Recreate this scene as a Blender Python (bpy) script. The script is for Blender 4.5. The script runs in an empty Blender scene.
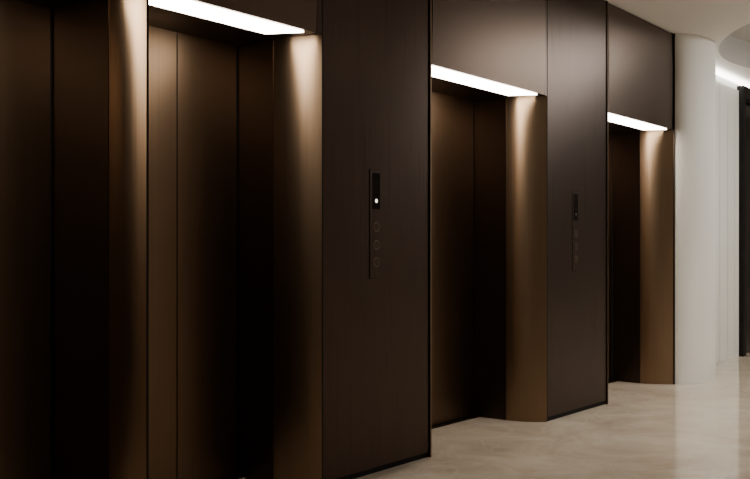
import bpy, bmesh, math
from mathutils import Vector
F=920.0; V=1120.0; HOR=251.0
t=(V-375)/F; a=math.atan(t); C=math.cos(a); S=math.sin(a)
H=1.3; D=3.384; ZH=2.48; ZC=3.42
COL=bpy.context.scene.collection

# ---------- materials ----------
def new_mat(name):
    m=bpy.data.materials.new(name); m.use_nodes=True
    return m,m.node_tree,m.node_tree.nodes['Principled BSDF']
def bronze(name,c1,c2,r0,r1,aniso=0.65,metal=1.0):
    m,nt,b=new_mat(name)
    tc=nt.nodes.new('ShaderNodeTexCoord'); mp=nt.nodes.new('ShaderNodeMapping')
    mp.inputs['Scale'].default_value=(170,170,.6)
    n=nt.nodes.new('ShaderNodeTexNoise'); n.inputs['Scale'].default_value=1.5; n.inputs['Detail'].default_value=5
    cr=nt.nodes.new('ShaderNodeValToRGB')
    cr.color_ramp.elements[0].position=.3; cr.color_ramp.elements[0].color=(*c1,1)
    cr.color_ramp.elements[1].position=.7; cr.color_ramp.elements[1].color=(*c2,1)
    mr=nt.nodes.new('ShaderNodeMapRange'); mr.inputs['From Min'].default_value=.3; mr.inputs['From Max'].default_value=.7
    mr.inputs['To Min'].default_value=r0; mr.inputs['To Max'].default_value=r1
    L=nt.links.new
    L(tc.outputs['Object'],mp.inputs['Vector']); L(mp.outputs[0],n.inputs['Vector'])
    L(n.outputs['Fac'],cr.inputs[0]); L(cr.outputs[0],b.inputs['Base Color'])
    L(n.outputs['Fac'],mr.inputs['Value']); L(mr.outputs[0],b.inputs['Roughness'])
    b.inputs['Metallic'].default_value=metal
    b.inputs['Anisotropic'].default_value=aniso
    b.inputs['Anisotropic Rotation'].default_value=.25
    tg=nt.nodes.new('ShaderNodeTangent'); tg.direction_type='RADIAL'; tg.axis='Z'
    L(tg.outputs[0],b.inputs['Tangent'])
    return m
def plain(name,c,r=.5,metal=0,var=.0,scale=3,spec=.5):
    m,nt,b=new_mat(name)
    b.inputs['Roughness'].default_value=r; b.inputs['Metallic'].default_value=metal; b.inputs['Specular IOR Level'].default_value=spec
    tc=nt.nodes.new('ShaderNodeTexCoord'); n=nt.nodes.new('ShaderNodeTexNoise'); n.inputs['Scale'].default_value=scale
    cr=nt.nodes.new('ShaderNodeValToRGB')
    cr.color_ramp.elements[0].color=(*[x*(1-var) for x in c],1); cr.color_ramp.elements[1].color=(*[min(1,x*(1+var)) for x in c],1)
    nt.links.new(tc.outputs['Object'],n.inputs['Vector']); nt.links.new(n.outputs['Fac'],cr.inputs[0]); nt.links.new(cr.outputs[0],b.inputs['Base Color'])
    return m
def emit(name,c,s):
    m,nt,b=new_mat(name)
    b.inputs['Base Color'].default_value=(.8,.8,.8,1)
    b.inputs['Emission Color'].default_value=(*c,1); b.inputs['Emission Strength'].default_value=s
    return m
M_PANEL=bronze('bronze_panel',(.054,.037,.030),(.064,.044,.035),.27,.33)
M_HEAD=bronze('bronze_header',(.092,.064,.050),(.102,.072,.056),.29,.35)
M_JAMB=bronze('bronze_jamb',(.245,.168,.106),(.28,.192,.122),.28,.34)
M_DOOR=bronze('bronze_door',(.175,.120,.077),(.205,.14,.09),.36,.42)
M_RET=bronze('bronze_return',(.062,.044,.032),(.074,.052,.038),.36,.42)
M_DARK=bronze('bronze_dark',(.04,.029,.023),(.048,.035,.028),.4,.46)
M_BLACK=plain('black_shadow_gap',(.004,.0035,.0035),.6,spec=.2)
M_GLASS=plain('black_glass',(.004,.004,.005),.15,spec=.15)
M_WHITE=plain('white_plaster',(.74,.74,.71),.75,0,.02)
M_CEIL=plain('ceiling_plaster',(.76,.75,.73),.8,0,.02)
M_COFF=plain('coffer_shade_plaster',(.48,.475,.465),.8,0,.02)  # ceiling plaster darkened, shade of the recess put into the colour
M_OPP=plain('beige_wall_finish',(.26,.215,.18),.6,0,.05)
M_LIGHT=emit('soffit_light_diffuser',(1,.90,.78),22)
M_COVE=emit('cove_led',(1,.95,.86),10)
M_LIN=emit('linear_fill_diffuser',(1,.94,.86),5)
M_DISC=emit('disc_fill_diffuser',(1,.95,.87),14)
M_DOT=emit('indicator_led',(1,.88,.68),2.5)
M_DOT2=plain('indicator_led_off',(.12,.10,.08),.3)

# floor: polished travertine
m,nt,b=new_mat('travertine_floor')
L=nt.links.new
tc=nt.nodes.new('ShaderNodeTexCoord')
n1=nt.nodes.new('ShaderNodeTexNoise'); n1.inputs['Scale'].default_value=1.9; n1.inputs['Detail'].default_value=10; n1.inputs['Roughness'].default_value=.64; n1.inputs['Distortion'].default_value=1.0
cr=nt.nodes.new('ShaderNodeValToRGB')
cr.color_ramp.elements[0].position=.30; cr.color_ramp.elements[0].color=(.42,.345,.265,1)
cr.color_ramp.elements[1].position=.68; cr.color_ramp.elements[1].color=(.64,.55,.44,1)
L(tc.outputs['Object'],n1.inputs['Vector']); L(n1.outputs['Fac'],cr.inputs[0])
n2=nt.nodes.new('ShaderNodeTexNoise'); n2.inputs['Scale'].default_value=1.1; n2.inputs['Detail'].default_value=6; n2.inputs['Distortion'].default_value=2
sb=nt.nodes.new('ShaderNodeMath'); sb.operation='SUBTRACT'; sb.inputs[1].default_value=.5
ab=nt.nodes.new('ShaderNodeMath'); ab.operation='ABSOLUTE'
vr=nt.nodes.new('ShaderNodeMapRange'); vr.inputs['From Min'].default_value=0; vr.inputs['From Max'].default_value=.02; vr.inputs['To Min'].default_value=.3; vr.inputs['To Max'].default_value=0
mix=nt.nodes.new('ShaderNodeMixRGB'); mix.inputs[2].default_value=(.70,.62,.51,1)
L(tc.outputs['Object'],n2.inputs['Vector']); L(n2.outputs['Fac'],sb.inputs[0]); L(sb.outputs[0],ab.inputs[0]); L(ab.outputs[0],vr.inputs['Value'])
L(vr.outputs[0],mix.inputs[0]); L(cr.outputs[0],mix.inputs[1]); L(mix.outputs[0],b.inputs['Base Color'])
mr=nt.nodes.new('ShaderNodeMapRange'); mr.inputs['From Min'].default_value=.3; mr.inputs['From Max'].default_value=.7; mr.inputs['To Min'].default_value=.12; mr.inputs['To Max'].default_value=.06
L(n1.outputs['Fac'],mr.inputs['Value']); L(mr.outputs[0],b.inputs['Roughness'])
b.inputs['IOR'].default_value=1.8
M_FLOOR=m

# ---------- mesh helpers ----------
def finish(name,bm,mat,parent=None,bevel=0):
    bmesh.ops.recalc_face_normals(bm,faces=bm.faces)
    me=bpy.data.meshes.new(name); bm.to_mesh(me); bm.free()
    me.materials.append(mat)
    o=bpy.data.objects.new(name,me); COL.objects.link(o)
    if parent: o.parent=parent
    if bevel:
        md=o.modifiers.new('bevel','BEVEL'); md.width=bevel; md.segments=2; md.limit_method='ANGLE'
    return o
def prism(name,pts,z0,z1,mat,parent=None,bevel=0,smooth=()):
    bm=bmesh.new()
    lo=[bm.verts.new((x,D+y,z0)) for x,y in pts]; hi=[bm.verts.new((x,D+y,z1)) for x,y in pts]
    bm.faces.new(lo); bm.faces.new(hi)
    k=len(pts)
    for i in range(k):
        f=bm.faces.new((lo[i],lo[(i+1)%k],hi[(i+1)%k],hi[i])); f.smooth=i in smooth
    if smooth:
        for e in bm.edges:
            if len(e.link_faces)==2 and (e.link_faces[0].smooth!=e.link_faces[1].smooth): e.smooth=False
    return finish(name,bm,mat,parent,bevel)
def box(name,x0,x1,y0,y1,z0,z1,mat,parent=None,bevel=0):
    return prism(name,[(x0,y0),(x1,y0),(x1,y1),(x0,y1)],z0,z1,mat,parent,bevel)
def empty(name):
    e=bpy.data.objects.new(name,None); COL.objects.link(e); return e
def cyl_y(name,x,d0,d1,z,r,mat,parent,seg=32,inner=None):
    bm=bmesh.new()
    def ring(rr,d): return [bm.verts.new((x+rr*math.cos(2*math.pi*i/seg),D+d,z+rr*math.sin(2*math.pi*i/seg))) for i in range(seg)]
    A=ring(r,d0);B=ring(r,d1)
    for i in range(seg): bm.faces.new((A[i],A[(i+1)%seg],B[(i+1)%seg],B[i]))
    if inner:
        A2=ring(inner,d0);B2=ring(inner,d1)
        for i in range(seg):
            j=(i+1)%seg
            bm.faces.new((A2[i],A2[j],B2[j],B2[i])); bm.faces.new((A[i],A[j],A2[j],A2[i])); bm.faces.new((B[i],B[j],B2[j],B2[i]))
    else:
        bm.faces.new(A); bm.faces.new(B)
    return finish(name,bm,mat,parent)

# ---------- elevators ----------
def flare(xa,ya,xb,yb,sign,bulge,n=16):
    dx,dy=xb-xa,yb-ya; l=math.hypot(dx,dy); nx,ny=(dy/l,-dx/l)
    if nx*sign<0: nx,ny=-nx,-ny
    return [(xa+dx*i/n+nx*bulge*math.sin(math.pi*i/n), ya+dy*i/n+ny*bulge*math.sin(math.pi*i/n)) for i in range(n+1)]
def elevator(sl,sr,jo,jd,dd,seam,left_flare=True,bulge=.012):
    e=empty('elevator')
    lo=jo if left_flare else 0.0
    n=16
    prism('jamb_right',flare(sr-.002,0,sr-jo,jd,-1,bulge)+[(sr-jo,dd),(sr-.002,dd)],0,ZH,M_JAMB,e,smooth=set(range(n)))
    box('return_right',sr-jo-.004,sr-jo,jd+.002,dd,0.0,ZH,M_RET,e)
    if left_flare:
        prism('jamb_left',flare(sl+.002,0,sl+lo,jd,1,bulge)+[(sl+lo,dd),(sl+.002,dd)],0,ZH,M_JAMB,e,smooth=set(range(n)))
        box('return_left',sl+lo,sl+lo+.004,jd+.002,dd,0.0,ZH,M_RET,e)
    x0=sl+lo+.004; x1=sr-jo-.004
    box('door_leaf_left',x0,seam-.004,dd,dd+.04,.012,ZH,M_DOOR,e)
    box('door_leaf_right',seam+.004,x1-.010,dd,dd+.04,.012,ZH,M_DOOR,e)
    box('door_gap',x0,x1,dd+.041,dd+.06,0,ZH,M_BLACK,e)
    box('door_seam_dark',seam-.004,seam+.004,dd+.003,dd+.04,.012,ZH,M_BLACK,e)  # black strip painting in the dark gap between the leaves
    box('corner_gap_dark',x1-.010,x1,dd+.001,dd+.04,.012,ZH,M_BLACK,e)  # black strip painting in the dark corner gap beside the return
    box('sill',x0,x1,dd-.05,dd+.04,.0,.008,M_DARK,e)
    hx0=sl+.012; hx1=sr-.05
    bm=bmesh.new(); N=12
    cols=[]
    for X in (hx0,hx1):
        c=[bm.verts.new((X,D+dd+.04,ZH)),]
        for i in range(N+1):
            u=i/N; c.append(bm.verts.new((X,D-.004-.008*math.sin(math.pi*u),ZH+(ZC-.012-ZH)*u)))
        c.append(bm.verts.new((X,D+dd+.04,ZC-.012)))
        cols.append(c)
    k=len(cols[0])
    for i in range(k):
        f=bm.faces.new((cols[0][i],cols[0][(i+1)%k],cols[1][(i+1)%k],cols[1][i])); f.smooth=1<=i<=N
    bm.faces.new(cols[0]); bm.faces.new(cols[1])
    for ed in bm.edges:
        if len(ed.link_faces)==2 and ed.link_faces[0].smooth!=ed.link_faces[1].smooth: ed.smooth=False
    finish('header',bm,M_HEAD,e)
    box('header_gap',sr-.05,sr-.040,.006,dd,ZH,ZC,M_BLACK,e)
    box('header_side_trim',sr-.040,sr-.002,.0,dd,ZH,ZC,M_PANEL,e)
    prism('soffit_light',[(sl+.05,.014),(sr-.13,.014),(sr-.155,.06),(sr-.235,.20),(sl+.05,.20)],ZH-.010,ZH-.0005,M_LIGHT,e)
    return e
elevator(.90,2.556,.058,.20,.66,1.70)
elevator(2.566,3.720,.092,.28,.57,3.186,False)
elevator(4.733,6.257,.13,.28,.57,5.49,True,.026)
elevator(7.311,8.797,.13,.28,.57,8.05,True,.026)

# ---------- elevator wall panels ----------
def wallpanel(name,x0,x1,trim=True):
    e=empty(name)
    box('cladding',x0,x1,0,.7,.035,ZC,M_PANEL,e)
    box('plinth',x0,x1,.012,.7,0,.035,M_BLACK,e)
    if trim:
        box('edge_fin',x1-.008,x1+.002,-.010,-.0005,0,ZC,M_DOOR,e)
        box('edge_gap',x1-.014,x1-.0085,-.002,-.0005,.035,ZC,M_BLACK,e)
        box('edge_gap_left',x0+.001,x0+.008,-.001,-.0002,.035,ZC,M_BLACK,e)
    return e
wallpanel('wall_panel_cladding',-3,.90,False)
wallpanel('wall_panel_cladding',3.720,4.731)
wallpanel('wall_panel_cladding',6.257,7.309)
box('trim_1',2.556,2.566,-.002,.7,0,ZC,M_DARK)
box('trim_2',8.797,8.815,-.012,.62,0,ZC,M_DARK)
box('wall_back',-3,8.815,.70,.80,0,ZC,M_BLACK)

# ---------- call panels ----------
def callpanel(x,dot):
    e=empty('elevator_call_panel')
    z0,z1=1.142,1.774; w=.056
    box('plate',x-w,x+w,-.004,-.0005,z0,z1,M_PANEL,e,.001)
    box('plate_shadow_gap',x-w-.004,x+w+.004,-.0015,-.0004,z0-.004,z1+.004,M_BLACK,e)
    box('display',x-w*.62,x+w*.62,-.0055,-.004,1.545,1.755,M_GLASS,e)
    cyl_y('indicator_lamp',x,-.007,-.0055,1.593,.011,dot,e)
    for i,z in enumerate((1.44,1.335,1.235)):
        cyl_y('button_ring_%d'%(i+1),x,-.007,-.004,z,.028,M_DOOR,e,inner=.024)
        cyl_y('button_%d'%(i+1),x,-.006,-.004,z,.0235,M_DARK,e)
callpanel(4.185,M_DOT); callpanel(6.725,M_DOT2)

# ---------- white half column ----------
N=64; A_,B_=.45,.20; cx=8.816+A_
pts=[(cx-A_*math.cos(math.pi*i/N),-B_*math.sin(math.pi*i/N)) for i in range(N+1)]+[(cx+A_,.27),(cx-A_,.27)]
prism('column',pts,0,ZC,M_WHITE,smooth=set(range(N)))

# ---------- panelled wall ----------
x=8.82; pts=[]; pitch=.27
while x<11.68:
    for q in range(3): pts.append((x+pitch*.9*q/2,.275))
    pts.append((x+pitch*.915,.288)); pts.append((x+pitch*.985,.288)); x+=pitch
pts=[p for p in pts if p[0]<11.65]+[(11.66,.275),(11.66,.4),(8.82,.4)]
prism('wall_panelled',pts,0,ZC-.14,M_WHITE)
cv=empty('cove_light')
box('cove_back',8.82,14.9,.30,.42,ZC-.14,ZC,M_WHITE,cv)
box('led_strip',9.75,14.8,.24,.299,ZC-.05,ZC-.03,M_COVE,cv)

# ---------- dark entrance door ----------
d=empty('door_1')
box('frame_left',11.665,11.76,.22,.38,0,ZC-.08,M_BLACK,d)
box('frame_mid',12.75,12.81,.22,.38,0,ZC-.15,M_BLACK,d)
box('frame_right',13.8,13.88,.22,.38,0,ZC-.15,M_BLACK,d)
box('frame_top',11.76,13.88,.22,.38,ZC-.23,ZC-.08,M_BLACK,d)
box('glass_left',11.76,12.75,.30,.32,.0,ZC-.23,M_GLASS,d)
box('glass_right',12.81,13.8,.30,.32,.0,ZC-.23,M_GLASS,d)
box('backing',11.76,13.88,.38,.40,0,ZC-.14,M_BLACK,d)
box('pull_handle',12.66,12.69,.16,.19,.8,1.6,M_DARK,d)
for zz in (.9,1.5): box('handle_standoff_%d'%(1 if zz<1 else 2),12.665,12.685,.19,.30,zz-.01,zz+.01,M_DARK,d)
box('wall_back_far',13.88,15,.275,.4,0,ZC-.14,M_WHITE)

# ---------- shell ----------
FY=-2.2-D
box('floor',-3,15,FY,.8,-.1,0,M_FLOOR)
box('wall_front',-3,15,FY-.1,FY,0,ZC,M_OPP)
box('wall_left',-3.1,-3,FY,.8,0,ZC,M_OPP)
box('wall_right',15,15.1,FY,.8,0,ZC,M_OPP)
bm=bmesh.new()
ccx,ccy,cr_=10.5,1.15,2.25; N=96
x0,x1,y0,y1=-3.1,15.1,-2.3,D+.8
outer=[];inner=[]
for i in range(N):
    th=2*math.pi*i/N; dx,dy=math.cos(th),math.sin(th)
    inner.append(bm.verts.new((ccx+cr_*dx,ccy+cr_*dy,ZC)))
    tt=min(((x1-ccx)/dx if dx>1e-6 else 1e9),((x0-ccx)/dx if dx<-1e-6 else 1e9),((y1-ccy)/dy if dy>1e-6 else 1e9),((y0-ccy)/dy if dy<-1e-6 else 1e9))
    outer.append((ccx+tt*dx,ccy+tt*dy))
ov=[bm.verts.new((p[0],p[1],ZC)) for p in outer]
top=[bm.verts.new((v.co.x,v.co.y,ZC+.30)) for v in inner]
for i in range(N):
    j=(i+1)%N
    bm.faces.new((inner[i],inner[j],ov[j],ov[i]))
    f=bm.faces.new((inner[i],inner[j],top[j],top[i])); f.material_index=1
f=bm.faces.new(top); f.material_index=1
for (X,Y) in ((x0,y0),(x0,y1),(x1,y0),(x1,y1)):
    c=bm.verts.new((X,Y,ZC))
    for i in range(N):
        j=(i+1)%N
        pa,pb=outer[i],outer[j]
        if (abs(pa[0]-X)<1e-4 and abs(pb[1]-Y)<1e-4 and abs(pa[1]-Y)>1e-4) or (abs(pb[0]-X)<1e-4 and abs(pa[1]-Y)<1e-4 and abs(pb[1]-Y)>1e-4):
            bm.faces.new((ov[i],ov[j],c))
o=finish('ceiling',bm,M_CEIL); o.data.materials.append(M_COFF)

# ---------- lamps ----------
e=empty('round_fill_light')  # glowing disc added out of view to brighten column and floor
bm=bmesh.new(); seg=48
lx,ly=ccx,ccy-.3
for zz in (ZC+.20,ZC+.299): bm.faces.new([bm.verts.new((lx+1.0*math.cos(2*math.pi*i/seg),ly+1.0*math.sin(2*math.pi*i/seg),zz)) for i in range(seg)])
bm.verts.ensure_lookup_table()
for i in range(seg):
    j=(i+1)%seg; bm.faces.new((bm.verts[i],bm.verts[j],bm.verts[seg+j],bm.verts[seg+i]))
o=finish('fill_diffuser',bm,M_DISC,e)
def linear_fill(x0,x1,y):
    e=empty('linear_fill_light')  # glowing strip added out of view as soft fill for bronze and lobby
    box('fill_housing',x0-.02,x1+.02,y-D-.09,y-D+.09,ZC-.02,ZC-.001,M_WHITE,e)
    box('fill_diffuser',x0,x1,y-D-.07,y-D+.07,ZC-.03,ZC-.0205,M_LIN,e)
linear_fill(-1.5,1.2,.3); linear_fill(2.2,4.9,.3); linear_fill(5.6,7.8,.3)

def downlight(x,y,power,z=ZC,size=1.9):
    e=empty('recessed_downlight')
    bm=bmesh.new(); seg=32
    def ring(r,zz): return [bm.verts.new((x+r*math.cos(2*math.pi*i/seg),y+r*math.sin(2*math.pi*i/seg),zz)) for i in range(seg)]
    A=ring(.085,z-.002);B=ring(.085,z-.008);Cc=ring(.06,z-.008);Dd=ring(.06,z-.002)
    for P,Q in ((A,B),(B,Cc),(Cc,Dd),(Dd,A)):
        for i in range(seg): bm.faces.new((P[i],P[(i+1)%seg],Q[(i+1)%seg],Q[i]))
    finish('trim_ring',bm,M_WHITE,e)
    l=bpy.data.lights.new('downlight_lamp','SPOT'); l.energy=power; l.spot_size=size; l.spot_blend=.8; l.shadow_soft_size=.06; l.color=(1,.94,.86)
    lo=bpy.data.objects.new('downlight_lamp',l); COL.objects.link(lo); lo.location=(x,y,z-.02); lo.parent=e
for x,y in ((6.9,1.6),(8.0,1.3),(13.2,1.2),(13.2,-1)):
    downlight(x,y,145)

w=bpy.data.worlds.new('world'); bpy.context.scene.world=w; w.use_nodes=True
w.node_tree.nodes['Background'].inputs[0].default_value=(1,.93,.85,1); w.node_tree.nodes['Background'].inputs[1].default_value=.05

cam=bpy.data.cameras.new('camera'); co=bpy.data.objects.new('camera',cam); COL.objects.link(co)
co.location=(0,0,H); co.rotation_euler=(math.radians(90),0,math.atan2(S,C)-math.pi/2)
cam.sensor_width=36; cam.lens=36*F/750; cam.shift_y=(HOR-239.5)/750; cam.clip_start=.05
bpy.context.scene.camera=co
